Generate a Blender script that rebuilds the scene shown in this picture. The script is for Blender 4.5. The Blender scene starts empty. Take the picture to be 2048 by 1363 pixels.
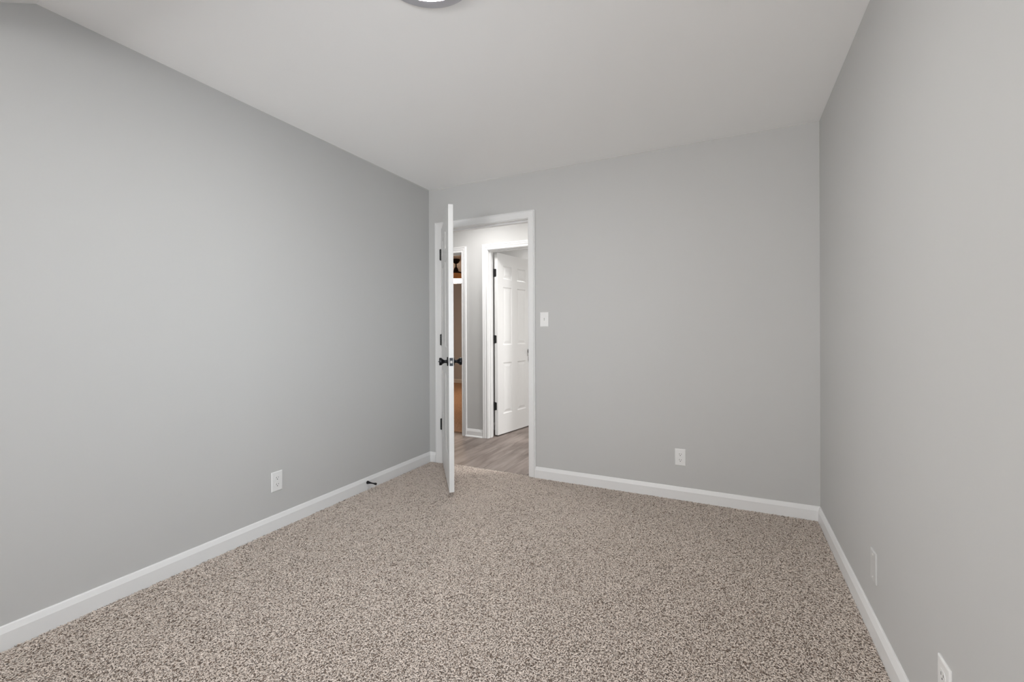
import bpy, bmesh, math, random
import numpy as np
from mathutils import Vector, Matrix

# ------------------------------------------------------------------ camera, sky, exposure
H0 = 1.14812                      # eye height above the carpet
F_PX, YAW, HY, PITCH, ROLL = 877.37875, 0.45427, 665.37728, -0.00199, 0.00431
scene = bpy.context.scene
C = scene.collection

cam_data = bpy.data.cameras.new('camera')
cam = bpy.data.objects.new('camera', cam_data)
C.objects.link(cam)
cam_data.sensor_width = 36.0
cam_data.lens = F_PX / 2048 * 36.0
cam_data.shift_y = (HY - 681.5) / 2048
cam_data.clip_start = 0.02
c, s = math.cos(YAW), math.sin(YAW)
right0 = Vector((c, s, 0)); fwd0 = Vector((-s, c, 0)); up0 = Vector((0, 0, 1))
fwd = math.cos(PITCH) * fwd0 + math.sin(PITCH) * up0
up1 = -math.sin(PITCH) * fwd0 + math.cos(PITCH) * up0
rgt = math.cos(ROLL) * right0 - math.sin(ROLL) * up1
upv = math.sin(ROLL) * right0 + math.cos(ROLL) * up1
cam.matrix_world = Matrix(((rgt.x, upv.x, -fwd.x, 0), (rgt.y, upv.y, -fwd.y, 0),
                           (rgt.z, upv.z, -fwd.z, H0), (0, 0, 0, 1)))
scene.camera = cam

scene.view_settings.view_transform = 'Standard'
scene.view_settings.look = 'None'
scene.view_settings.gamma = 1.0
scene.view_settings.use_curve_mapping = False
scene.view_settings.exposure = -0.14
scene.cycles.max_bounces = 16
scene.cycles.diffuse_bounces = 10
scene.cycles.transparent_max_bounces = 12

world = bpy.data.worlds.new('sky'); scene.world = world
world.use_nodes = True
world.node_tree.nodes['Background'].inputs[0].default_value = (0.62, 0.74, 0.95, 1)
world.node_tree.nodes['Background'].inputs[1].default_value = 1.0

LAMP_E = 106.0        # bedroom lens
HALL_E = 66.0
HALL_FILL_E = 225.0
INNER_FILL_E = 315.0
FAN_E = 112.0
WINDOW_E = dict(right=33.0, left=18.0, front_up=18.0, front_ceiling=172.0)

def area_light(name, loc, rot, sx, sy, energy, col, spread=180):
    d = bpy.data.lights.new(name, 'AREA'); d.shape = 'RECTANGLE'
    d.size = sx; d.size_y = sy; d.energy = energy; d.color = col; d.spread = math.radians(spread)
    o = bpy.data.objects.new(name, d); C.objects.link(o)
    o.location = loc; o.rotation_euler = rot
    return o

# ------------------------------------------------------------------ room measures (metres, carpet top z = 0)
D = 3.2                            # back wall
CZ = 1.26676 + H0                  # ceiling height
YF = -3.60                         # unseen window wall, set far back so the fill spreads evenly
HALL_Y, ROOM_Y = 4.21, 4.32        # hall wall faces
LVP = -0.0165
def XL(y): return -2.38451 + 0.00283 * (D - y)
def XR(y): return 0.50925 - 0.00924 * (D - y)
CR_Y, CR_S, CR_B = 0.716, 0.607, 0.36   # ceiling crease, slope, and where the slope meets the dropped part
# sky through the right window, plus added fills tilted to even out the room
UP = math.radians(38)
SKY_C, FILL_C = (.80, .90, 1), (1, .99, .985)
AZ = math.radians(42)          # turns both side lights forward to lift the far side walls
area_light('daylight_right', (XR(-.1) + .48, -.46, 1.05), (math.pi/2, 0, math.pi/2 - AZ), 1.0, .9, WINDOW_E['right'], SKY_C, 95)
area_light('fill_left', (XL(-.1) - .48, -.46, 1.05), (math.pi/2, 0, -math.pi/2 + AZ), 1.0, .9, WINDOW_E['left'], FILL_C, 95)  # added fill that lifts the far part of the right wall
FX = XR(YF) + .1 - 1.5
area_light('fill_front_up', (FX, YF - .30, 1.20), (math.pi/2 + math.radians(18), 0, 0), 1.9, 1.3, WINDOW_E['front_up'], FILL_C, 130)
area_light('fill_front_ceiling', (FX, YF - .30, 1.10), (math.pi/2 + math.radians(49), 0, 0), 1.9, 1.1, WINDOW_E['front_ceiling'], FILL_C, 130)  # added upward fill that brightens the ceiling and the far end

# ------------------------------------------------------------------ materials
def mat(name, col, rough=.6, spec=.3, metal=0.0, bump=None, coat=0.0):
    m = bpy.data.materials.new(name); m.use_nodes = True
    nt = m.node_tree; b = nt.nodes['Principled BSDF']
    b.inputs['Base Color'].default_value = (*col, 1)
    b.inputs['Roughness'].default_value = rough
    b.inputs['Specular IOR Level'].default_value = spec
    b.inputs['Metallic'].default_value = metal
    b.inputs['Coat Weight'].default_value = coat
    if bump:
        scale, strength, dist = bump
        tc = nt.nodes.new('ShaderNodeTexCoord'); n = nt.nodes.new('ShaderNodeTexNoise')
        n.inputs['Scale'].default_value = scale; n.inputs['Detail'].default_value = 4
        bp = nt.nodes.new('ShaderNodeBump'); bp.inputs['Strength'].default_value = strength
        bp.inputs['Distance'].default_value = dist
        nt.links.new(tc.outputs['Object'], n.inputs['Vector'])
        nt.links.new(n.outputs['Fac'], bp.inputs['Height'])
        nt.links.new(bp.outputs['Normal'], b.inputs['Normal'])
    return m

def emis(name, col, strength):
    m = bpy.data.materials.new(name); m.use_nodes = True
    nt = m.node_tree; nt.nodes.clear()
    e = nt.nodes.new('ShaderNodeEmission'); o = nt.nodes.new('ShaderNodeOutputMaterial')
    e.inputs[0].default_value = (*col, 1); e.inputs[1].default_value = strength
    nt.links.new(e.outputs[0], o.inputs[0])
    return m

M_WALL = mat('wall_paint', (.515, .514, .504), .62, .25, bump=(140, .10, .001))
M_WALL_FAN = mat('bedroom_wall_paint', (.56, .57, .60), .7, .2)
M_CEIL = mat('ceiling_paint', (.92, .92, .915), .9, .1, bump=(60, .08, .001))
M_TRIM = mat('trim_paint', (.755, .755, .75), .35, .4)
M_DOOR = mat('door_paint', (.72, .72, .71), .38, .4, bump=(25, .05, .001))
M_BLACK = mat('black_metal', (.012, .012, .014), .32, .5, .6)
M_HINGE = mat('hinge_metal', (.02, .02, .02), .42, .5, .5)
M_RUBBER = mat('black_rubber', (.02, .02, .02), .7, .3)
M_STEEL = mat('latch_steel', (.85, .84, .83), .35, .5, .35)
M_PLASTIC = mat('white_plastic', (.76, .76, .75), .3, .5)
M_PLATE = mat('grey_plate', (.55, .55, .54), .35, .4)  # light grey, a little lighter than the wall
M_SLOT = mat('slot_dark', (.03, .03, .03), .8, .1)
M_RING = mat('brushed_nickel', (.62, .62, .66), .45, .5, .7)
M_LENS = emis('lamp_lens', (1, .99, .98), LAMP_E)
M_LENS_H = emis('hall_lamp_lens', (1, .98, .97), HALL_E)
M_FILL_HALL = emis('hall_fill_lens', (1, .98, .97), HALL_FILL_E)
M_FILL_CRACK = emis('crack_fill_lens', (1, .98, .97), 38.0)
M_FILL_INNER = emis('inner_fill_lens', (1, .98, .97), INNER_FILL_E)
M_LENS_F = emis('fan_lamp_bowl', (1, .77, .56), FAN_E)
M_BRONZE = mat('dark_bronze', (.018, .012, .010), .45, .4, .5)
M_COPPER = mat('amber_wood', (.72, .38, .16), .5, .4)
M_BEAD = mat('edge_bead', (.58, .58, .56), .8, .1)

def glass():
    m = bpy.data.materials.new('window_glass'); m.use_nodes = True
    nt = m.node_tree; nt.nodes.clear()
    t = nt.nodes.new('ShaderNodeBsdfTransparent'); g = nt.nodes.new('ShaderNodeBsdfGlossy')
    g.inputs['Roughness'].default_value = .02
    mx = nt.nodes.new('ShaderNodeMixShader'); mx.inputs[0].default_value = .06
    o = nt.nodes.new('ShaderNodeOutputMaterial')
    nt.links.new(t.outputs[0], mx.inputs[1]); nt.links.new(g.outputs[0], mx.inputs[2]); nt.links.new(mx.outputs[0], o.inputs[0])
    return m
M_GLASS = glass()

def carpet_base(name, a, b_):
    m = bpy.data.materials.new(name); m.use_nodes = True
    nt = m.node_tree; b = nt.nodes['Principled BSDF']
    b.inputs['Roughness'].default_value = .95; b.inputs['Specular IOR Level'].default_value = .05
    tc = nt.nodes.new('ShaderNodeTexCoord'); n = nt.nodes.new('ShaderNodeTexNoise')
    n.inputs['Scale'].default_value = 110; n.inputs['Detail'].default_value = 3; n.inputs['Distortion'].default_value = 1.2
    r = nt.nodes.new('ShaderNodeValToRGB')
    r.color_ramp.elements[0].position = .38; r.color_ramp.elements[0].color = (*a, 1)
    r.color_ramp.elements[1].position = .55; r.color_ramp.elements[1].color = (*b_, 1)
    bp = nt.nodes.new('ShaderNodeBump'); bp.inputs['Strength'].default_value = .8; bp.inputs['Distance'].default_value = .006
    nt.links.new(tc.outputs['Object'], n.inputs['Vector']); nt.links.new(n.outputs['Fac'], r.inputs[0])
    nt.links.new(r.outputs[0], b.inputs['Base Color']); nt.links.new(n.outputs['Fac'], bp.inputs['Height'])
    nt.links.new(bp.outputs[0], b.inputs['Normal'])
    return m
M_CARPET_BASE = carpet_base('carpet_backing', (.38, .325, .29), (.54, .48, .435))
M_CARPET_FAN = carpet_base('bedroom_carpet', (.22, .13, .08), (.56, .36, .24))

def pile_mat():
    m = bpy.data.materials.new('carpet_yarn'); m.use_nodes = True
    nt = m.node_tree; b = nt.nodes['Principled BSDF']
    b.inputs['Roughness'].default_value = .9; b.inputs['Specular IOR Level'].default_value = .08
    a = nt.nodes.new('ShaderNodeAttribute'); a.attribute_name = 'tone'
    r = nt.nodes.new('ShaderNodeValToRGB')
    el = r.color_ramp.elements
    el[0].position = 0; el[0].color = (.15, .108, .082, 1)
    el[1].position = 1; el[1].color = (.755, .67, .602, 1)
    e = el.new(.22); e.color = (.30, .235, .19, 1)
    e = el.new(.35); e.color = (.60, .522, .46, 1)
    nt.links.new(a.outputs['Fac'], r.inputs[0]); nt.links.new(r.outputs[0], b.inputs['Base Color'])
    return m
M_PILE = pile_mat()

def plank_mat():
    """grey-brown vinyl planks, 0.209 m wide, running along Y"""
    m = bpy.data.materials.new('vinyl_plank'); m.use_nodes = True
    nt = m.node_tree; N = nt.nodes; Lk = nt.links; b = N['Principled BSDF']
    b.inputs['Roughness'].default_value = .5; b.inputs['Specular IOR Level'].default_value = .35
    tc = N.new('ShaderNodeTexCoord'); mp = N.new('ShaderNodeMapping')
    mp.inputs['Rotation'].default_value = (0, 0, math.pi/2)
    mp.inputs['Location'].default_value = (0.35, 0.0, 0)
    Lk.new(tc.outputs['Object'], mp.inputs[0])
    br = N.new('ShaderNodeTexBrick')
    br.offset = .37; br.squash = 1
    br.inputs['Color1'].default_value = (.0, .0, .0, 1); br.inputs['Color2'].default_value = (1, 1, 1, 1)
    br.inputs['Mortar'].default_value = (.5, .5, .5, 1)
    br.inputs['Scale'].default_value = 1; br.inputs['Mortar Size'].default_value = .0012
    br.inputs['Brick Width'].default_value = 1.22; br.inputs['Row Height'].default_value = .209
    Lk.new(mp.outputs[0], br.inputs[0])
    st = N.new('ShaderNodeMapping'); st.inputs['Scale'].default_value = (9, 1.1, 1)
    Lk.new(tc.outputs['Object'], st.inputs[0])
    ad = N.new('ShaderNodeVectorMath'); ad.operation = 'ADD'
    Lk.new(st.outputs[0], ad.inputs[0]); Lk.new(br.outputs['Color'], ad.inputs[1])
    n = N.new('ShaderNodeTexNoise'); n.inputs['Scale'].default_value = 1.6; n.inputs['Detail'].default_value = 8
    n.inputs['Roughness'].default_value = .62; n.inputs['Distortion'].default_value = .6
    Lk.new(ad.outputs[0], n.inputs['Vector'])
    r = N.new('ShaderNodeValToRGB')
    r.color_ramp.elements[0].position = .3; r.color_ramp.elements[0].color = (.14, .11, .096, 1)
    r.color_ramp.elements[1].position = .7; r.color_ramp.elements[1].color = (.32, .272, .243, 1)
    Lk.new(n.outputs['Fac'], r.inputs[0])
    tone = N.new('ShaderNodeMix'); tone.data_type = 'RGBA'; tone.blend_type = 'MULTIPLY'; tone.inputs[0].default_value = .22
    Lk.new(r.outputs[0], tone.inputs[6]); Lk.new(br.outputs['Color'], tone.inputs[7])
    dk = N.new('ShaderNodeMix'); dk.data_type = 'RGBA'
    Lk.new(br.outputs['Fac'], dk.inputs[0]); Lk.new(tone.outputs[2], dk.inputs[6]); dk.inputs[7].default_value = (.07, .055, .05, 1)
    Lk.new(dk.outputs[2], b.inputs['Base Color'])
    return m
M_LVP = plank_mat()

# ------------------------------------------------------------------ helpers
def obj(name, bm, m, parent=None, smooth=False, bevel=0):
    me = bpy.data.meshes.new(name); bm.normal_update(); bm.to_mesh(me); bm.free()
    if m: me.materials.append(m)
    if smooth:
        for p in me.polygons: p.use_smooth = True
        me.set_sharp_from_angle(angle=math.radians(38))
    o = bpy.data.objects.new(name, me); C.objects.link(o)
    if parent: o.parent = parent
    if bevel:
        b = o.modifiers.new('bevel', 'BEVEL'); b.width = bevel; b.segments = 2; b.limit_method = 'ANGLE'; b.angle_limit = math.radians(50)
    return o

def tag(o, label, cat, group=None, kind=None):
    o['label'] = label; o['category'] = cat
    if group: o['group'] = group
    if kind: o['kind'] = kind
    return o

def empty(name, loc, rotz=0):
    o = bpy.data.objects.new(name, None); C.objects.link(o)
    o.empty_display_size = .05
    o.location = loc; o.rotation_euler = (0, 0, rotz)
    return o

def add_box(bm, a, b):
    x0, y0, z0 = a; x1, y1, z1 = b
    v = [bm.verts.new(p) for p in ((x0,y0,z0),(x1,y0,z0),(x1,y1,z0),(x0,y1,z0),(x0,y0,z1),(x1,y0,z1),(x1,y1,z1),(x0,y1,z1))]
    for f in ((0,3,2,1),(4,5,6,7),(0,1,5,4),(1,2,6,5),(2,3,7,6),(3,0,4,7)): bm.faces.new([v[i] for i in f])
    return v

def add_prism(bm, pts, vec):
    """closed polygon (3-D points) pushed along vec"""
    a = [bm.verts.new(p) for p in pts]; b = [bm.verts.new(Vector(p) + Vector(vec)) for p in pts]
    n = len(a)
    bm.faces.new(a[::-1]); bm.faces.new(b)
    for i in range(n): bm.faces.new((a[i], a[(i+1) % n], b[(i+1) % n], b[i]))

def recalc(bm): bmesh.ops.recalc_face_normals(bm, faces=bm.faces); return bm

def lathe(bm, prof, seg=32, axis='Z', origin=(0, 0, 0)):
    """prof: list of (radius, height); revolved about axis"""
    rings = []
    def P(r, h, a):
        ca, sa = r*math.cos(a), r*math.sin(a)
        v = {'Z': (ca, sa, h), 'Y': (ca, h, sa), 'X': (h, ca, sa)}[axis]
        return Vector(v) + Vector(origin)
    for r, h in prof:
        if r < 1e-6: rings.append([bm.verts.new(P(0, h, 0))])
        else: rings.append([bm.verts.new(P(r, h, 2*math.pi*i/seg)) for i in range(seg)])
    for A, B in zip(rings, rings[1:]):
        if len(A) == 1 and len(B) == 1: continue
        for i in range(seg):
            j = (i+1) % seg
            if len(A) == 1: bm.faces.new((A[0], B[j], B[i]))
            elif len(B) == 1: bm.faces.new((A[i], A[j], B[0]))
            else: bm.faces.new((A[i], A[j], B[j], B[i]))
    recalc(bm)

def wall_mesh(p0, p1, thick, z0, z1, holes=()):
    """vertical wall along p0->p1 (room face), body on its left side by `thick`; holes (u0,u1,z0,z1) along the run"""
    p0 = Vector((p0[0], p0[1], 0)); p1 = Vector((p1[0], p1[1], 0)); d = (p1-p0); L = d.length; d.normalize()
    n = Vector((-d.y, d.x, 0)) * thick
    us = sorted({0, L, *[h[0] for h in holes], *[h[1] for h in holes]})
    zs = sorted({z0, z1, *[h[2] for h in holes], *[h[3] for h in holes]})
    bm = bmesh.new(); V = {}
    def vert(i, j, k):
        if (i, j, k) not in V:
            p = p0 + d*us[i] + (n if k else Vector()); V[(i, j, k)] = bm.verts.new((p.x, p.y, zs[j]))
        return V[(i, j, k)]
    def solid(i, j):
        if not (0 <= i < len(us)-1 and 0 <= j < len(zs)-1): return False
        u, z = (us[i]+us[i+1])/2, (zs[j]+zs[j+1])/2
        return not any(h[0] < u < h[1] and h[2] < z < h[3] for h in holes)
    for i in range(len(us)-1):
        for j in range(len(zs)-1):
            if not solid(i, j): continue
            for k in (0, 1): bm.faces.new([vert(i,j,k), vert(i+1,j,k), vert(i+1,j+1,k), vert(i,j+1,k)])
            if not solid(i-1, j): bm.faces.new([vert(i,j,0), vert(i,j+1,0), vert(i,j+1,1), vert(i,j,1)])
            if not solid(i+1, j): bm.faces.new([vert(i+1,j,0), vert(i+1,j,1), vert(i+1,j+1,1), vert(i+1,j+1,0)])
            if not solid(i, j-1): bm.faces.new([vert(i,j,0), vert(i,j,1), vert(i+1,j,1), vert(i+1,j,0)])
            if not solid(i, j+1): bm.faces.new([vert(i,j+1,0), vert(i+1,j+1,0), vert(i+1,j+1,1), vert(i,j+1,1)])
    return recalc(bm)

def struct(name, bm, m, label, cat, **k):
    return tag(obj(name, bm, m, **k), label, cat, kind='structure')

# ------------------------------------------------------------------ shell: bedroom
Z0 = -.12
OX0, OX1, OZ = -2.262, -1.397, .0 + .925 + H0      # rough door opening in the back wall
wx0, wx1 = XL(YF) - .0, XR(YF)
LW = [(XL(YF-.1), YF-.1), (XL(D+.12), D+.12)]
win_u = (YF-.1, )
# windows: y -.52..+.28, z .60...1.50 in both side walls
WY0, WY1, WZ0, WZ1 = -.52, .28, .60, 1.50
struct('wall_left', wall_mesh((XL(YF-.12), YF-.12), (XL(D), D), .12, Z0, CZ+.05, [(WY0-YF+.12, WY1-YF+.12, WZ0, WZ1)]), M_WALL,
       'long light grey wall with the outlet and the rigid door stop on its baseboard', 'wall')
struct('wall_right', wall_mesh((XR(D), D), (XR(YF-.12), YF-.12), .12, Z0, CZ+.05, [(D-WY1, D-WY0, WZ0, WZ1)]), M_WALL,
       'light grey wall with the blank plate and the low outlet near the camera', 'wall')
struct('wall_back', wall_mesh((-4.4, D), (1.2, D), -.0 + .12, Z0, CZ+.05, [(OX0+4.4, OX1+4.4, Z0-.01, OZ)]), M_WALL,
       'light grey wall holding the open doorway, the light switch and an outlet', 'wall')
zk = CZ - CR_S*(CR_Y-CR_B)
FW = (XR(YF)+.1+.55, XR(YF)+.1+2.45, .72, 2.04)       # big added window that lets fill in behind the camera
struct('wall_front', wall_mesh((XR(YF)+.1, YF), (XL(YF)-.1, YF), .12, Z0, zk+.02, [FW]), M_WALL,
       'grey window wall behind the camera', 'wall')

bm = bmesh.new()
prof = [(CR_Y, CZ), (D+.06, CZ), (D+.06, CZ+.06), (CR_Y, CZ+.06), (CR_B, zk+.06), (YF-.12, zk+.06), (YF-.12, zk), (CR_B, zk)]
add_prism(bm, [(-2.52, y, z) for y, z in prof], (3.16, 0, 0))
struct('ceiling', recalc(bm), M_CEIL, 'white ceiling of the carpeted room, sloping down at one end', 'ceiling')

bm = bmesh.new(); add_box(bm, (-2.45, YF-.05, -.12), (.62, D+.018, -.0075))
struct('floor', bm, M_CARPET_BASE, 'carpeted floor of the empty room', 'floor')
bm = bmesh.new(); add_box(bm, (-4.4, D+.018, -.12), (1.2, ROOM_Y+.02, LVP)); add_box(bm, (-2.62, ROOM_Y+.02, -.12), (1.1, 6.7, LVP))
struct('floor_hall', bm, M_LVP, 'grey brown wood-look plank floor in the hallway', 'floor')
# hallway and the two rooms beyond
DX0, DX1 = -2.363, -1.615        # white door opening (rough)
FX0, FX1 = -3.455, -2.672        # bedroom opening (rough)
HZ = .915 + H0
struct('wall_hall', wall_mesh((-4.4, HALL_Y), (1.2, HALL_Y), .11, Z0, CZ+.05,
       [(FX0+4.4, FX1+4.4, Z0-.01, HZ), (DX0+4.4, DX1+4.4, Z0-.01, HZ)]), M_WALL, 'bright grey hallway wall between the two inner doorways', 'wall')
struct('wall_hall_left', wall_mesh((-4.3, D+.1), (-4.3, HALL_Y+.05), .1, Z0, CZ+.05), M_WALL, 'end wall of the hallway past the fan room doorway', 'wall')
struct('wall_hall_right', wall_mesh((1.1, HALL_Y+.05), (1.1, D+.1), .1, Z0, CZ+.05), M_WALL, 'end wall of the hallway past the white inner door', 'wall')
bm = bmesh.new(); add_box(bm, (-4.4, D+.06, CZ), (1.2, ROOM_Y, CZ+.06))
struct('ceiling_hall', bm, M_CEIL, 'white hallway ceiling', 'ceiling')
struct('wall_partition', wall_mesh((-2.50, 8.5), (-2.50, ROOM_Y-.02), -.10, Z0, CZ+.05), M_WALL, 'partition between the fan room and the room behind the white inner door', 'wall')
struct('wall_inner_back', wall_mesh((-2.55, 6.4), (1.1, 6.4), .1, Z0, CZ+.05), M_WALL, 'rear wall of the room behind the white inner door', 'wall')
struct('wall_inner_right', wall_mesh((1.0, 6.45), (1.0, ROOM_Y-.02), .1, Z0, CZ+.05), M_WALL, 'side wall of the room behind the white inner door', 'wall')
bm = bmesh.new(); add_box(bm, (-2.5, ROOM_Y-.005, CZ), (1.1, 6.5, CZ+.06))
struct('ceiling_inner', bm, M_CEIL, 'ceiling of the room behind the white inner door', 'ceiling')
struct('wall_fan_room_back', wall_mesh((-6.7, 8.44), (-2.5, 8.44), .1, Z0, CZ+.05), M_WALL_FAN, 'dim taupe wall at the far end of the fan room', 'wall')
struct('wall_fan_room_left', wall_mesh((-6.6, ROOM_Y-.1), (-6.6, 8.5), .1, Z0, CZ+.05), M_WALL_FAN, 'side wall of the fan room', 'wall')
struct('wall_fan_room_front', wall_mesh((-4.35, ROOM_Y), (-6.65, ROOM_Y), .1, Z0, CZ+.05), M_WALL_FAN, 'front wall of the fan room past the hallway end', 'wall')
bm = bmesh.new(); add_box(bm, (-6.7, ROOM_Y-.005, CZ), (-2.5, 8.54, CZ+.06))
struct('ceiling_fan_room', bm, M_CEIL, 'ceiling over the fan', 'ceiling')
bm = bmesh.new(); add_box(bm, (-6.7, ROOM_Y+.02-.05, -.12), (-2.62, 8.5, -.002))
fl = struct('floor_fan_room', bm, M_CARPET_FAN, 'carpet of the fan room glowing orange under the warm lamp', 'floor')

# thin tapering bead, darker than the ceiling, along the back and side walls
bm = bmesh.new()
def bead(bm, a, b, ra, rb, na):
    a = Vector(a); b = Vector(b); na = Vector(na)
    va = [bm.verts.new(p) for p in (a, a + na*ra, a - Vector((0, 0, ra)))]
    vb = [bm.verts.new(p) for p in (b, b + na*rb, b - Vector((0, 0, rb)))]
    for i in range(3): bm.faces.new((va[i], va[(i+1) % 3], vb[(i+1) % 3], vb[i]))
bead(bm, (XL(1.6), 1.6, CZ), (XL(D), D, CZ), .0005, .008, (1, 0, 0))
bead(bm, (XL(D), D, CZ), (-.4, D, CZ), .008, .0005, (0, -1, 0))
struct('trim_1', recalc(bm), M_BEAD, 'thin grey bead along the ceiling edge in the corner by the open door', 'trim')

# ------------------------------------------------------------------ baseboards
BB = [(0, -.02), (.014, -.02), (.014, .060), (.0125, .064), (.0065, .0815), (.004, .0851), (0, .0851)]
def run(bm, prof, p0, p1, inward, e0=0, e1=0, zoff=0):
    """profile (out, z) swept from p0 to p1 along the wall; e0/e1 mitre: shift of end per unit `out`"""
    p0 = Vector((*p0, 0)); p1 = Vector((*p1, 0)); d = (p1-p0).normalized(); n = Vector((*inward, 0))
    A = [bm.verts.new(p0 + n*o + d*(e0*o) + Vector((0, 0, z+zoff))) for o, z in prof]
    B = [bm.verts.new(p1 + n*o - d*(e1*o) + Vector((0, 0, z+zoff))) for o, z in prof]
    k = len(prof)
    bm.faces.new(A); bm.faces.new(B[::-1])
    for i in range(k): bm.faces.new((A[i], B[i], B[(i+1) % k], A[(i+1) % k]))
def bboard(name, p0, p1, inward, label, e0=0, e1=0, zoff=0, prof=BB, shoe=False):
    bm = bmesh.new(); run(bm, prof, p0, p1, inward, e0, e1, zoff); recalc(bm)
    o = struct(name, bm, M_TRIM, label, 'baseboard')
    if shoe:
        q = [(0, -.002), (.013+.014, -.002), (.026, .004), (.0225, .010), (.019, .0135), (.014, .015), (0, .015)]
        b2 = bmesh.new(); run(b2, q, p0, p1, inward, 0, 0, zoff); recalc(b2)
        obj('shoe_molding', b2, M_TRIM, o)
    return o
bboard('baseboard_left', (XL(YF), YF), (XL(D), D), (1, 0), 'white baseboard along the long wall with the door stop', 1, 1)
bboard('baseboard_back', (-1.361, D), (XR(D), D), (0, -1), 'white baseboard under the light switch and outlet wall', 0, 1)
bboard('baseboard_corner', (XL(D), D), (-2.314, D), (0, -1), 'short piece of baseboard between the corner and the door casing', 1, 0)
bboard('baseboard_right', (XR(D), D), (XR(YF), YF), (-1, 0), 'white baseboard below the blank wall plate', 1, 1)
bboard('baseboard_front', (XR(YF), YF), (XL(YF), YF), (0, 1), 'white baseboard on the knee wall', 1, 1)
bboard('baseboard_hall', (-2.634, HALL_Y), (-2.412, HALL_Y), (0, -1), 'short hallway baseboard between the two inner door casings', 0, 0, LVP, shoe=True)
bboard('baseboard_hall_right', (-1.56, HALL_Y), (1.1, HALL_Y), (0, -1), 'hallway baseboard past the white inner door', 0, 0, LVP, shoe=True)
bboard('baseboard_hall_left', (-4.3, HALL_Y), (-3.515, HALL_Y), (0, -1), 'hallway baseboard past the fan room doorway', 0, 0, LVP, shoe=True)
bboard('baseboard_fan_room', (-6.6, 8.44), (-2.6, 8.44), (0, -1), 'baseboard at the far end of the fan room')
bboard('baseboard_inner', (-2.5, 6.4), (-2.5, 4.4), (1, 0), 'baseboard seen through the crack by the inner door hinges', 0, 0, LVP)

# ------------------------------------------------------------------ door frames
def casing(bm, x0, x1, ztop, zbot, y, side, prof, kl=1.0, kr=1.0, kt=1.0):
    """mitred casing round an opening. prof: (u from opening edge outwards, out). side -1: sticks towards -Y"""
    def rail(pts0, pts1):
        A = [bm.verts.new(p) for p in pts0]; B = [bm.verts.new(p) for p in pts1]; k = len(A)
        bm.faces.new(A); bm.faces.new(B[::-1])
        for i in range(k): bm.faces.new((A[i], B[i], B[(i+1) % k], A[(i+1) % k]))
    rail([(x0-u*kl, y+side*o, zbot) for u, o in prof], [(x0-u*kl, y+side*o, ztop+u*kt) for u, o in prof])
    rail([(x1+u*kr, y+side*o, zbot) for u, o in prof], [(x1+u*kr, y+side*o, ztop+u*kt) for u, o in prof])
    rail([(x0-u*kl, y+side*o, ztop+u*kt) for u, o in prof], [(x1+u*kr, y+side*o, ztop+u*kt) for u, o in prof])
    recalc(bm)
CAS_N = [(0, 0), (0, .009), (.003, .0115), (.010, .0125), (.040, .014), (.044, .0155), (.0462, .0155), (.0475, .009), (.049, .009), (.0505, .0125), (.0545, .0125), (.056, .010), (.056, 0)]
CAS_H = [(0, 0), (0, .009), (.004, .012), (.012, .012), (.015, .009), (.024, .010), (.030, .014), (.036, .0165), (.039, .0125), (.046, .0145), (.052, .019), (.059, .019), (.0625, .015), (.0635, 0)]
def frame(name, x0, x1, ztop, y0, y1, zbot, prof, label, stop, reveal=.006, casing_back=True, k=(1, 1, 1)):
    """x0,x1,ztop: clear opening of the jambs"""
    root = empty(name, ((x0+x1)/2, (y0+y1)/2, 0)); tag(root, label, 'door frame', kind='structure')
    cx, cy = (x0+x1)/2, (y0+y1)/2
    def fin(nm, bm, **k):
        bmesh.ops.translate(bm, verts=bm.verts, vec=(-cx, -cy, 0)); return obj(nm, bm, M_TRIM, root, **k)
    t = .019
    b = bmesh.new()
    add_box(b, (x0-t, y0, zbot), (x0, y1, ztop+t)); add_box(b, (x1, y0, zbot), (x1+t, y1, ztop+t)); add_box(b, (x0, y0, ztop), (x1, y1, ztop+t))
    fin('jamb', b)
    b = bmesh.new(); s0, s1 = stop; w = .011
    add_box(b, (x0, s0, zbot), (x0+w, s1, ztop)); add_box(b, (x1-w, s0, zbot), (x1, s1, ztop)); add_box(b, (x0+w, s0, ztop-w), (x1-w, s1, ztop))
    fin('stop_strip', b)
    b = bmesh.new(); casing(b, x0-reveal, x1+reveal, ztop+reveal, zbot, y0, -1, prof, *k); fin('casing', b)
    if casing_back:
        b = bmesh.new(); casing(b, x0-reveal, x1+reveal, ztop+reveal, zbot, y1, 1, prof); fin('casing', b)
    return root
J0, J1, JZ = -2.2425, -1.4185, .8985 + H0
f1 = frame('trim_2', J0, J1, JZ+.003, D, D+.12, -.0, CAS_N, 'white door casing and jamb around the open doorway to the hallway', (D+.040, D+.074), .0045, k=(1.20, 1.04, 1.07))
f2 = frame('trim_3', -2.3435, -1.636, .894 + H0, HALL_Y, ROOM_Y, LVP, CAS_H, 'white ridged casing around the inner doorway with the six-panel door', (HALL_Y+.035, HALL_Y+.068))
f3 = frame('trim_4', -3.436, -2.6905, .894 + H0, HALL_Y, ROOM_Y, LVP, CAS_H, 'white ridged casing around the doorway to the fan room', (HALL_Y+.035, HALL_Y+.068))
# strike plate with its lip on the near jamb
b = bmesh.new()
add_box(b, (-.0018, -.022, -.030), (.0002, .012, .030)); 
pr = [(-.0018, -.022), (-.0018, -.027), (.0015, -.0315), (.0030, -.0305), (.0005, -.026), (.0002, -.022)]
add_prism(b, [(x, y, -.017) for x, y in pr], (0, 0, .034)); recalc(b)
cx, cy = (J0+J1)/2, D+.06
st = obj('strike_plate', b, M_HINGE, f1); st.location = (J1+.0020-cx, D+.020-cy, -.2115+H0)
st['label'] = 'black metal strike plate'

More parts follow.
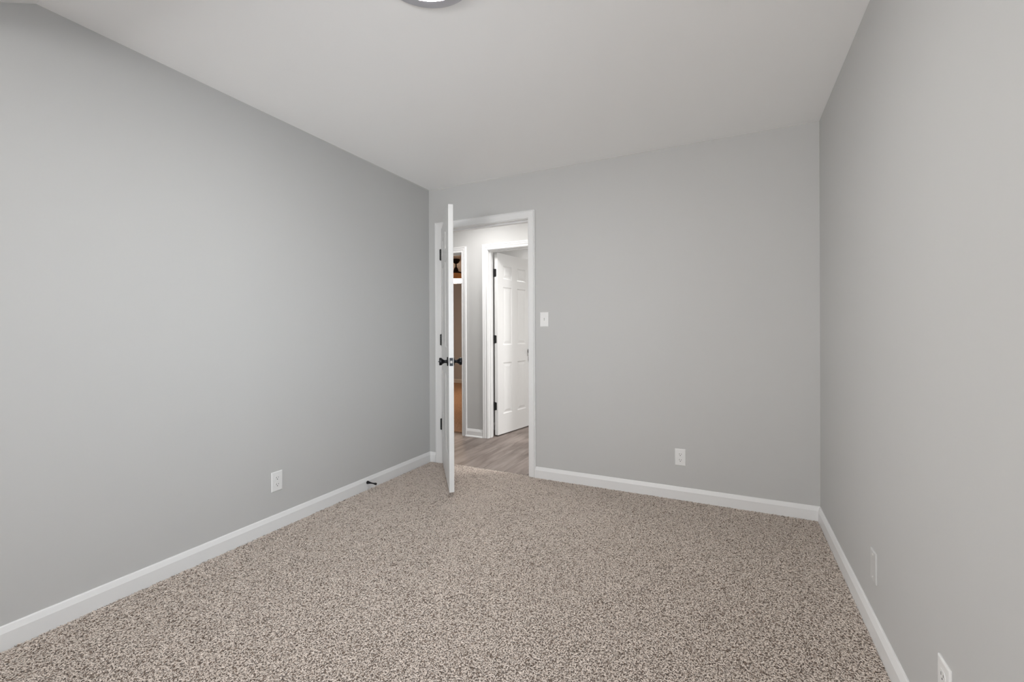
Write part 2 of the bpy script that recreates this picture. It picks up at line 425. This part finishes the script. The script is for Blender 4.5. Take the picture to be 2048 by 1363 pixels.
# ------------------------------------------------------------------ six-panel doors
def leaf_mesh(W, Ht, T, xcols, zrows):
    """x 0..W, y 0..T, z 0..Ht; both faces moulded"""
    bm = bmesh.new()
    xs = sorted({0, W, *[v for p in xcols for v in p]}); zs = sorted({0, Ht, *[v for p in zrows for v in p]})
    steps = [(0, 0), (.010, .0065), (.020, .0075), (.026, .0065), (.046, .0020)]
    for side in (0, 1):
        Y = (lambda dpt: dpt) if side == 0 else (lambda dpt: T-dpt)
        V = {(i, j): bm.verts.new((x, Y(0), z)) for i, x in enumerate(xs) for j, z in enumerate(zs)}
        for i in range(len(xs)-1):
            for j in range(len(zs)-1):
                x0, x1, z0, z1 = xs[i], xs[i+1], zs[j], zs[j+1]
                q = [V[(i,j)], V[(i+1,j)], V[(i+1,j+1)], V[(i,j+1)]]
                if any(abs(p[0]-x0) < 1e-6 for p in xcols) and any(abs(p[0]-z0) < 1e-6 for p in zrows):
                    ring = q
                    for off, dp in steps[1:]:
                        nr = [bm.verts.new(p) for p in ((x0+off, Y(dp), z0+off), (x1-off, Y(dp), z0+off), (x1-off, Y(dp), z1-off), (x0+off, Y(dp), z1-off))]
                        for k in range(4): bm.faces.new((ring[k], ring[(k+1) % 4], nr[(k+1) % 4], nr[k]))
                        ring = nr
                    bm.faces.new(ring)
                else: bm.faces.new(q)
        if side == 0: V0 = V
        else: V1 = V
    nx, nz = len(xs)-1, len(zs)-1
    for i in range(nx):
        bm.faces.new((V0[(i,0)], V0[(i+1,0)], V1[(i+1,0)], V1[(i,0)])); bm.faces.new((V0[(i,nz)], V0[(i+1,nz)], V1[(i+1,nz)], V1[(i,nz)]))
    for j in range(nz):
        bm.faces.new((V0[(0,j)], V0[(0,j+1)], V1[(0,j+1)], V1[(0,j)])); bm.faces.new((V0[(nx,j)], V0[(nx,j+1)], V1[(nx,j+1)], V1[(nx,j)]))
    recalc(bm)
    ed = [e for e in bm.edges if len(e.link_faces) == 2 and all(abs(v.co.x) < 1e-6 or abs(v.co.x-W) < 1e-6 or abs(v.co.z) < 1e-6 or abs(v.co.z-Ht) < 1e-6 for v in e.verts)
          and e.calc_face_angle(0) > 1.2]
    bmesh.ops.bevel(bm, geom=ed, offset=.0018, segments=2, affect='EDGES', profile=.5)
    return bm

KN = [(0, 0), (.032, 0), (.0325, .003), (.031, .008), (.022, .0085), (.0125, .011), (.0105, .018), (.0110, .026), (.0145, .034), (.0215, .042), (.0260, .046), (.0268, .049), (.0268, .060), (.0255, .0625), (0, .0628)]
def knob(parent, x, z, face_y, sign, button=False):
    b = bmesh.new(); lathe(b, [(r, face_y+sign*h) for r, h in KN], 36, 'Y', (x, 0, z))
    if button: lathe(b, [(.0035, face_y+sign*.062), (.0035, face_y+sign*.066), (.0012, face_y+sign*.070), (0, face_y+sign*.070)], 10, 'Y', (x, 0, z))
    o = obj('knob', b, M_BLACK, parent, smooth=True); o['label'] = 'black metal knob on a round plate'; return o

def hinge(parent, z, edge_x, T, pin, jamb_ang, size=.089, jamb_len=.030, rk=.0070):
    """pin (x,y) local; leaf on the door edge plane x=edge_x from pin to T; jamb leaf rotated by jamb_ang"""
    b = bmesh.new()
    segs = 5; h = size/segs
    for k in range(segs):
        lathe(b, [(0, z-size/2+k*h+.0004), (rk-.0004, z-size/2+k*h+.0004), (rk, z-size/2+k*h+.001), (rk, z-size/2+(k+1)*h-.001), (rk-.0004, z-size/2+(k+1)*h-.0004), (0, z-size/2+(k+1)*h-.0004)], 14, 'Z', (pin[0], pin[1], 0))
    lathe(b, [(0, z-size/2-.003), (.0035, z-size/2-.003), (.0035, z+size/2+.003), (0, z+size/2+.003)], 10, 'Z', (pin[0], pin[1], 0))
    def plate(M, Ln):
        r = .010; pts = [(0, -size/2), (Ln-r, -size/2)]
        for a in (-60, -30, 0): pts.append((Ln-r+r*math.cos(math.radians(a)), -size/2+r+r*math.sin(math.radians(a))))
        for a in (0, 30, 60, 90): pts.append((Ln-r+r*math.cos(math.radians(a)), size/2-r+r*math.sin(math.radians(a))))
        pts.append((0, size/2))
        add_prism(b, [M @ Vector((u, 0, zz+z)) for u, zz in pts], (M.to_3x3() @ Vector((0, .0022, 0))))
    # on the door edge: runs along +y, thickness towards -x
    plate(Matrix.Translation((edge_x+.0004, pin[1], 0)) @ Matrix.Rotation(math.pi/2, 4, 'Z'), jamb_len)
    plate(Matrix.Translation((pin[0], pin[1], 0)) @ Matrix.Rotation(jamb_ang, 4, 'Z'), jamb_len)
    recalc(b)
    o = obj('hinge', b, M_HINGE, parent); o['label'] = 'black hinge with rounded leaves'
    return o

# door 1: bedroom door, open 51 degrees into the room
ang1 = math.radians(-51.35)
door1 = empty('door_1', (-2.2475, 3.1845, .030), ang1)
tag(door1, 'white six-panel door standing open, seen along its edge, with black knobs', 'door', kind='structure')
W1, T1, H1 = .806, .035, 2.012
rows = [(.225, .805), (1.005, 1.665), (1.755, 1.900)]
lf = obj('door_leaf', leaf_mesh(W1, H1, T1, [(.112, .343), (.463, .694)], rows), M_DOOR, door1)
lf.location = (.0045, 0.0035, 0)
kz = -.2069 + H0 - .030
knob(door1, .0045+W1-.060, kz, .0035, -1, True)
knob(door1, .0045+W1-.060, kz, .0035+T1, 1)
b = bmesh.new(); add_box(b, (-.0003, -.0125, -.0285), (.0012, .0125, .0285))
lp = obj('latch_plate', b, M_BLACK, door1, bevel=.0006); lp.location = (.0045+W1, .0035+T1/2, kz); lp['label'] = 'black latch plate on the door edge'
b = bmesh.new(); add_prism(b, [(0, -.0075, -.009), (.009, -.0075, -.009), (.002, .0075, -.009), (0, .0075, -.009)], (0, 0, .018)); recalc(b)
lb = obj('latch_bolt', b, M_STEEL, lp); lb.location = (.0012, 0, 0); lb['label'] = 'bright steel latch bolt'
for zz in (.6794, -.0647, -.8034):
    hinge(door1, zz+H0-.030, .0045, T1, (0, 0), math.radians(90)-ang1, .094, .028, .0100)

# door 2: door beyond the hallway, open about 81 degrees into the inner room
ang2 = math.radians(80.6)
door2 = empty('door_2', (-2.334, 4.325, LVP+.014), ang2)
tag(door2, 'white six-panel door across the hallway, swung open into the room behind', 'door', kind='structure')
W2, T2, H2 = .692, .042, 2.037
rows2 = [(.225, .805), (1.005, 1.662), (1.754, 1.902)]
lf2 = obj('door_leaf', leaf_mesh(W2, H2, T2, [(.104, .276), (.386, .567)], rows2), M_DOOR, door2)
lf2.location = (.004, -.0035-T2, 0)
kz2 = -.235 + H0 - LVP - .014
knob(door2, .640, kz2, -.0035-T2, -1); knob(door2, .640, kz2, -.0035, 1)
for zz in (.6627, -.0794, -.8279):
    h = hinge(door2, zz+H0-LVP-.014, .0035, T2, (0, 0), 0, .089, .030)
    # leaf on the door edge must run towards -y for this hand
    me = h.data
    for v in me.vertices: v.co.y = -v.co.y
    me.flip_normals()

# ------------------------------------------------------------------ unseen windows behind the camera; the left and wide ones admit added fill
def window(name, loc, rot, w, h, label, mullion):
    """local: x along the wall, +y outwards"""
    root = empty(name, loc, rot); tag(root, label, 'window', kind='structure')
    hw, hh = w/2, h/2
    b = bmesh.new()
    def bx(x0, x1, z0, z1): add_box(b, (x0, .05, z0), (x1, .10, z1))
    bx(-hw, -hw+.04, -hh, hh); bx(hw-.04, hw, -hh, hh); bx(-hw+.04, hw-.04, hh-.04, hh); bx(-hw+.04, hw-.04, -hh, -hh+.04)
    if mullion == 'h': bx(-hw+.04, hw-.04, -.02, .02)
    else: bx(-.02, .02, -hh+.04, hh-.04)
    obj('window_frame', b, M_TRIM, root)
    b = bmesh.new(); add_box(b, (-hw+.04, .073, -hh+.04), (hw-.04, .077, hh-.04))
    obj('window_pane', b, M_GLASS, root)
    b = bmesh.new()
    for x0, x1, z0, z1 in ((-hw-.06, -hw, -hh-.06, hh+.06), (hw, hw+.06, -hh-.06, hh+.06), (-hw, hw, hh, hh+.06), (-hw, hw, -hh-.06, -hh)):
        add_box(b, (x0, -.012, z0), (x1, 0, z1))
    obj('window_casing', b, M_TRIM, root)
window('window_1', (XR(-.12), -.12, 1.05), -math.pi/2, .80, .90, 'white framed window in the wall beside the camera', 'h')
window('fill_window_side', (XL(-.12), -.12, 1.05), math.pi/2, .80, .90, 'added white framed window, unseen in the long wall behind the camera', 'h')  # added as the opening for the left fill
window('fill_window_front', (FX, YF, (FW[2]+FW[3])/2), math.pi, 1.9, FW[3]-FW[2], 'added wide window, unseen in the wall behind the camera', 'v')  # added for even light towards the back wall

# ------------------------------------------------------------------ plates
def rot_for(wall):   # local x along the wall, local -y out of the wall
    return {'back': 0.0, 'left': math.pi/2 - .00283, 'right': -math.pi/2 - .00924}[wall]
def plate_mesh(w=.070, h=.1145, t=.0055):
    bm = bmesh.new(); steps = [(0, 0), (0, .0025), (.0015, .0042), (.004, t-.0003), (.007, t)]
    rings = []
    for off, o in steps:
        x, z = w/2-off, h/2-off; rings.append([bm.verts.new(p) for p in ((-x, -o, -z), (x, -o, -z), (x, -o, z), (-x, -o, z))])
    for A, B in zip(rings, rings[1:]):
        for i in range(4): bm.faces.new((A[i], A[(i+1) % 4], B[(i+1) % 4], B[i]))
    bm.faces.new(rings[-1]); bm.faces.new(rings[0][::-1]); return recalc(bm)
def disc(bm, x, z, r, y0, y1, seg=20, sx=1, sz=1, cut=None):
    pts = []
    for i in range(seg):
        a = 2*math.pi*i/seg; px, pz = r*sx*math.cos(a), r*sz*math.sin(a)
        if cut: pz = max(-cut, min(cut, pz))
        pts.append((x+px, y0, z+pz))
    add_prism(bm, pts, (0, y1-y0, 0))
def screw(parent, z, t=.0055):
    b = bmesh.new(); disc(b, 0, 0, .0034, 0, -.0010, 14); recalc(b); o = obj('screw', b, M_PLASTIC, parent); o.location = (0, -t, z)
def outlet(loc, wall, label):
    r = empty('wall_outlet', loc, rot_for(wall)); tag(r, label, 'outlet', group='wall outlets')
    obj('cover_plate', plate_mesh(), M_PLASTIC, r); screw(r, 0)
    for sz in (.0195, -.0195):
        b = bmesh.new(); disc(b, 0, 0, .0172, 0, -.0014, 32, cut=.0142); recalc(b)
        o = obj('receptacle', b, M_PLASTIC, r, bevel=.0004); o.location = (0, -.0055, sz)
        b = bmesh.new()
        add_box(b, (-.0074, -.0016, -.0010), (-.0052, -.0013, .0072)); add_box(b, (.0052, -.0016, -.0002), (.0074, -.0013, .0064))
        disc(b, 0, -.0072, .0026, -.0013, -.0016, 14); recalc(b)
        obj('socket_slots', b, M_SLOT, o)
    return r
def zc(z): return z + H0
outlet((XL(1.708), 1.7095, zc(-.870)), 'left', 'white duplex outlet low on the long wall, before the door stop')
outlet((-.2843, D, zc(-.860)), 'back', 'white duplex outlet on the wall with the light switch')
outlet((XR(1.46), 1.466, zc(-.8905)), 'right', 'white duplex outlet cut by the bottom edge of the photo')
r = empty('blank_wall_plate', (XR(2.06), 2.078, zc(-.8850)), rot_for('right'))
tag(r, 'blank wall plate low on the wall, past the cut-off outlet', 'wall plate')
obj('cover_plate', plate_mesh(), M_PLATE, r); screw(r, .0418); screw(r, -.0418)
r = empty('light_switch', (-1.2798, D, zc(.0975)), 0)
tag(r, 'white toggle light switch beside the open doorway', 'light switch')
obj('cover_plate', plate_mesh(), M_PLASTIC, r); screw(r, .030); screw(r, -.030)
b = bmesh.new(); pr = [(-.0035, 0, -.010), (.0035, 0, -.010), (.0035, 0, .010), (-.0035, 0, .010)]
vb = [b.verts.new((x, -.0055, z)) for x, _, z in ((-.0048, 0, -.0118), (.0048, 0, -.0118), (.0048, 0, .0118), (-.0048, 0, .0118))]
vt = [b.verts.new((x, y, z)) for x, y, z in ((-.0034, -.0125, .0015), (.0034, -.0125, .0015), (.0032, -.0165, .0105), (-.0032, -.0165, .0105))]
for i in range(4): b.faces.new((vb[i], vb[(i+1) % 4], vt[(i+1) % 4], vt[i]))
b.faces.new(vt); recalc(b)
obj('toggle', b, M_PLASTIC, r, bevel=.0006)

# ------------------------------------------------------------------ door stop
r = empty('door_stop', (XL(2.42)+.014, 2.4225, zc(-1.0968)), 0)
tag(r, 'black rigid door stop screwed into the baseboard near the open door', 'door stop')
b = bmesh.new(); lathe(b, [(0, 0), (.0115, 0), (.0122, .003), (.0105, .010), (.0075, .022), (.0052, .036), (.0045, .050), (.0050, .060), (.0064, .0715), (0, .0715)], 24, 'X')
obj('shaft', b, M_BLACK, r, smooth=True)
b = bmesh.new(); lathe(b, [(0, .0712), (.0078, .0712), (.0082, .074), (.0082, .082), (.0070, .085), (0, .0855)], 24, 'X')
obj('rubber_tip', b, M_RUBBER, r, smooth=True)

# ------------------------------------------------------------------ ceiling lights
def ceiling_light(x, y, label, lens_mat):
    r = empty('ceiling_light', (x, y, CZ)); tag(r, label, 'ceiling light')
    b = bmesh.new(); lathe(b, [(0, 0), (.176, 0), (.1795, -.003), (.1805, -.010), (.179, -.0145), (.172, -.0165), (.150, -.0180), (.1405, -.0172), (.1405, -.010), (0, -.012)], 96)
    obj('trim_ring', b, M_RING, r, smooth=True)
    b = bmesh.new(); lathe(b, [(.1405, -.0150), (.12, -.0160), (.06, -.0168), (0, -.017)], 64)
    for f in b.faces:
        if f.normal.z > 0: f.normal_flip()
    obj('lens', b, lens_mat, r, smooth=True)
    return r
ceiling_light(-.934, 1.2355, 'round ceiling light with a nickel ring, cut by the top edge of the photo', M_LENS)
ceiling_light(-2.30, 3.64, 'round hallway ceiling light just past the open doorway', M_LENS_H)
ceiling_light(-.75, 3.70, 'added fill disc on the hallway ceiling at the far end from the fan room', M_FILL_HALL)  # unseen second hall light, added to even out the hallway wall
ceiling_light(.1, 5.1, 'added fill disc on the ceiling of the room behind the inner door', M_FILL_INNER)  # unseen light added to brighten the face of the inner door

ceiling_light(-1.95, 5.75, 'added fill disc deep in the room behind the inner door', M_FILL_CRACK)  # unseen light added to brighten the partition behind the door crack

# ------------------------------------------------------------------ ceiling fan in the far bedroom
r = empty('ceiling_fan', (-4.213, 6.4235, CZ)); tag(r, 'dark bronze ceiling fan with a glowing bowl light in the far bedroom', 'ceiling fan')
b = bmesh.new(); lathe(b, [(0, 0), (.070, 0), (.071, -.006), (.062, -.035), (.045, -.060), (.022, -.078), (0, -.080)], 32); obj('canopy', b, M_BRONZE, r, smooth=True)
b = bmesh.new(); lathe(b, [(0, -.07), (.0115, -.07), (.0115, -.15), (0, -.15)], 16); obj('downrod', b, M_BRONZE, r, smooth=True)
b = bmesh.new(); lathe(b, [(0, -.138), (.018, -.140), (.034, -.165), (.045, -.205), (.060, -.215), (.145, -.235), (.160, -.246), (.160, -.258), (0, -.258)], 40); obj('motor_housing', b, M_BRONZE, r, smooth=True)
b = bmesh.new(); lathe(b, [(0, -.258), (.168, -.258), (.170, -.266), (.150, -.352), (0, -.352)], 40); o = obj('light_band', b, M_COPPER, r, smooth=True); o['label'] = 'amber band above the bowl'
b = bmesh.new(); lathe(b, [(0, -.352), (.150, -.352), (.149, -.362), (.135, -.385), (.105, -.402), (.06, -.412), (0, -.415)], 40); o = obj('light_bowl', b, M_LENS_F, r, smooth=True); o['label'] = 'glowing glass bowl'
bl = bmesh.new(); pts = [(.14, -.045), (.30, -.062), (.55, -.068), (.60, -.060), (.62, -.03), (.62, .03), (.60, .060), (.55, .068), (.30, .062), (.14, .045)]
add_prism(bl, [(x, y, 0) for x, y in pts], (0, 0, -.007)); recalc(bl)
blade = None
for k in range(4):
    if blade is None:
        blade = obj('blade', bl, M_COPPER, r); o = blade
    else:
        o = blade.copy(); C.objects.link(o); o.parent = r
    o.location = (0, 0, -.250); o.rotation_euler = (math.radians(10), 0, math.radians(78 + 90*k))

# ------------------------------------------------------------------ carpet pile
def make_pile():
    rng = np.random.default_rng(7)
    cy_, sy_ = math.cos(YAW), math.sin(YAW)
    # jittered grid: even cover, no bald spots
    st = 1/math.sqrt(DENS)
    gx, gy = np.meshgrid(np.arange(-2.36, .50, st), np.arange(-1.6, D+.010, st))
    xs = gx.ravel() + rng.uniform(-.75, .75, gx.size)*st; ys = gy.ravel() + rng.uniform(-.75, .75, gx.size)*st
    # keep full density where it can be seen (with a margin), thin out elsewhere
    dep = -xs*sy_ + ys*cy_; lat = xs*cy_ + ys*sy_
    seen = (dep > 1.15) & (np.abs(lat) < dep*1.167 + .35)
    keep = seen | (rng.random(len(xs)) < .25)
    xs, ys, seen = xs[keep], ys[keep], seen[keep]
    ok = (xs > -2.38451+.00283*(D-ys)+.016) & (xs < .50925-.00924*(D-ys)-.016) & ((ys < D-.014) | ((xs > J0-.004) & (xs < J1+.004) & (ys < D+.014)))
    xs, ys, seen = xs[ok], ys[ok], seen[ok]
    n = len(xs)
    # slow drift of the lay direction, random yarns on top
    base = 1.2*np.sin(xs*2.1+ys*1.3) + .9*np.sin(ys*3.1-xs*1.7+1)
    th = base + rng.normal(0, 1.1, n)
    Ln = rng.uniform(.009, .0155, n); rad = rng.uniform(.0014, .0020, n)
    big = ~seen; Ln[big] *= 1.4; rad[big] *= 1.5
    bend = rng.normal(0, .55, n)
    zc0 = -.0018 - rng.random(n)**1.4*.0045
    arch = rng.uniform(.0008, .0030, n)
    tilt = rng.normal(0, .0018, n)
    d = np.stack([np.cos(th), np.sin(th)], 1); p = np.stack([-d[:, 1], d[:, 0]], 1)
    c0 = np.stack([xs, ys], 1)
    t = np.array([-.5, -.2, .2, .5]); rr = np.array([0, 1, 1, 0])
    V = np.zeros((n, 8, 3), np.float32)
    def centre(k):
        cc = c0 + d*(t[k]*Ln)[:, None] + p*(bend*Ln*(.25-t[k]**2)*2.2)[:, None]
        z = zc0 + arch*(1-(2*t[k])**2) + tilt*t[k]
        return cc, z
    tone = np.clip(rng.normal(.75, .16, n), 0, 1); dark = rng.random(n) < .13; tone[dark] = rng.uniform(0, .30, dark.sum())
    rad[dark] *= .62; zc0[dark] += .0012
    cc, z = centre(0); V[:, 0, :2] = cc; V[:, 0, 2] = z - arch
    cc, z = centre(3); V[:, 7, :2] = cc; V[:, 7, 2] = z - arch
    for k, off in ((1, 1), (2, 4)):
        cc, z = centre(k)
        for j, a in enumerate((math.pi/2, math.pi/2+2*math.pi/3, math.pi/2+4*math.pi/3)):
            V[:, off+j, :2] = cc + p*(math.cos(a)*rad)[:, None]; V[:, off+j, 2] = z + math.sin(a)*rad
    F = []
    for j in range(3):
        k = (j+1) % 3
        F += [(0, 1+k, 1+j), (1+j, 1+k, 4+k), (1+j, 4+k, 4+j), (7, 4+j, 4+k)]
    F = np.array(F, np.int32)
    faces = (F[None] + (np.arange(n, dtype=np.int32)*8)[:, None, None]).reshape(-1)
    me = bpy.data.meshes.new('carpet_pile')
    me.vertices.add(n*8); me.vertices.foreach_set('co', V.reshape(-1))
    nf = n*len(F)
    me.loops.add(nf*3); me.loops.foreach_set('vertex_index', faces)
    me.polygons.add(nf); me.polygons.foreach_set('loop_start', np.arange(0, nf*3, 3, dtype=np.int32))
    me.polygons.foreach_set('use_smooth', np.ones(nf, bool))
    at = me.attributes.new('tone', 'FLOAT', 'POINT'); at.data.foreach_set('value', np.repeat(tone, 8).astype(np.float32))
    me.update(calc_edges=True)
    me.materials.append(M_PILE)
    o = bpy.data.objects.new('carpet_pile', me); C.objects.link(o)
    tag(o, 'speckled beige frieze carpet pile covering the room floor up to the doorway', 'carpet', kind='stuff')
    print('pile strands', n)
DENS = 42000
make_pile()
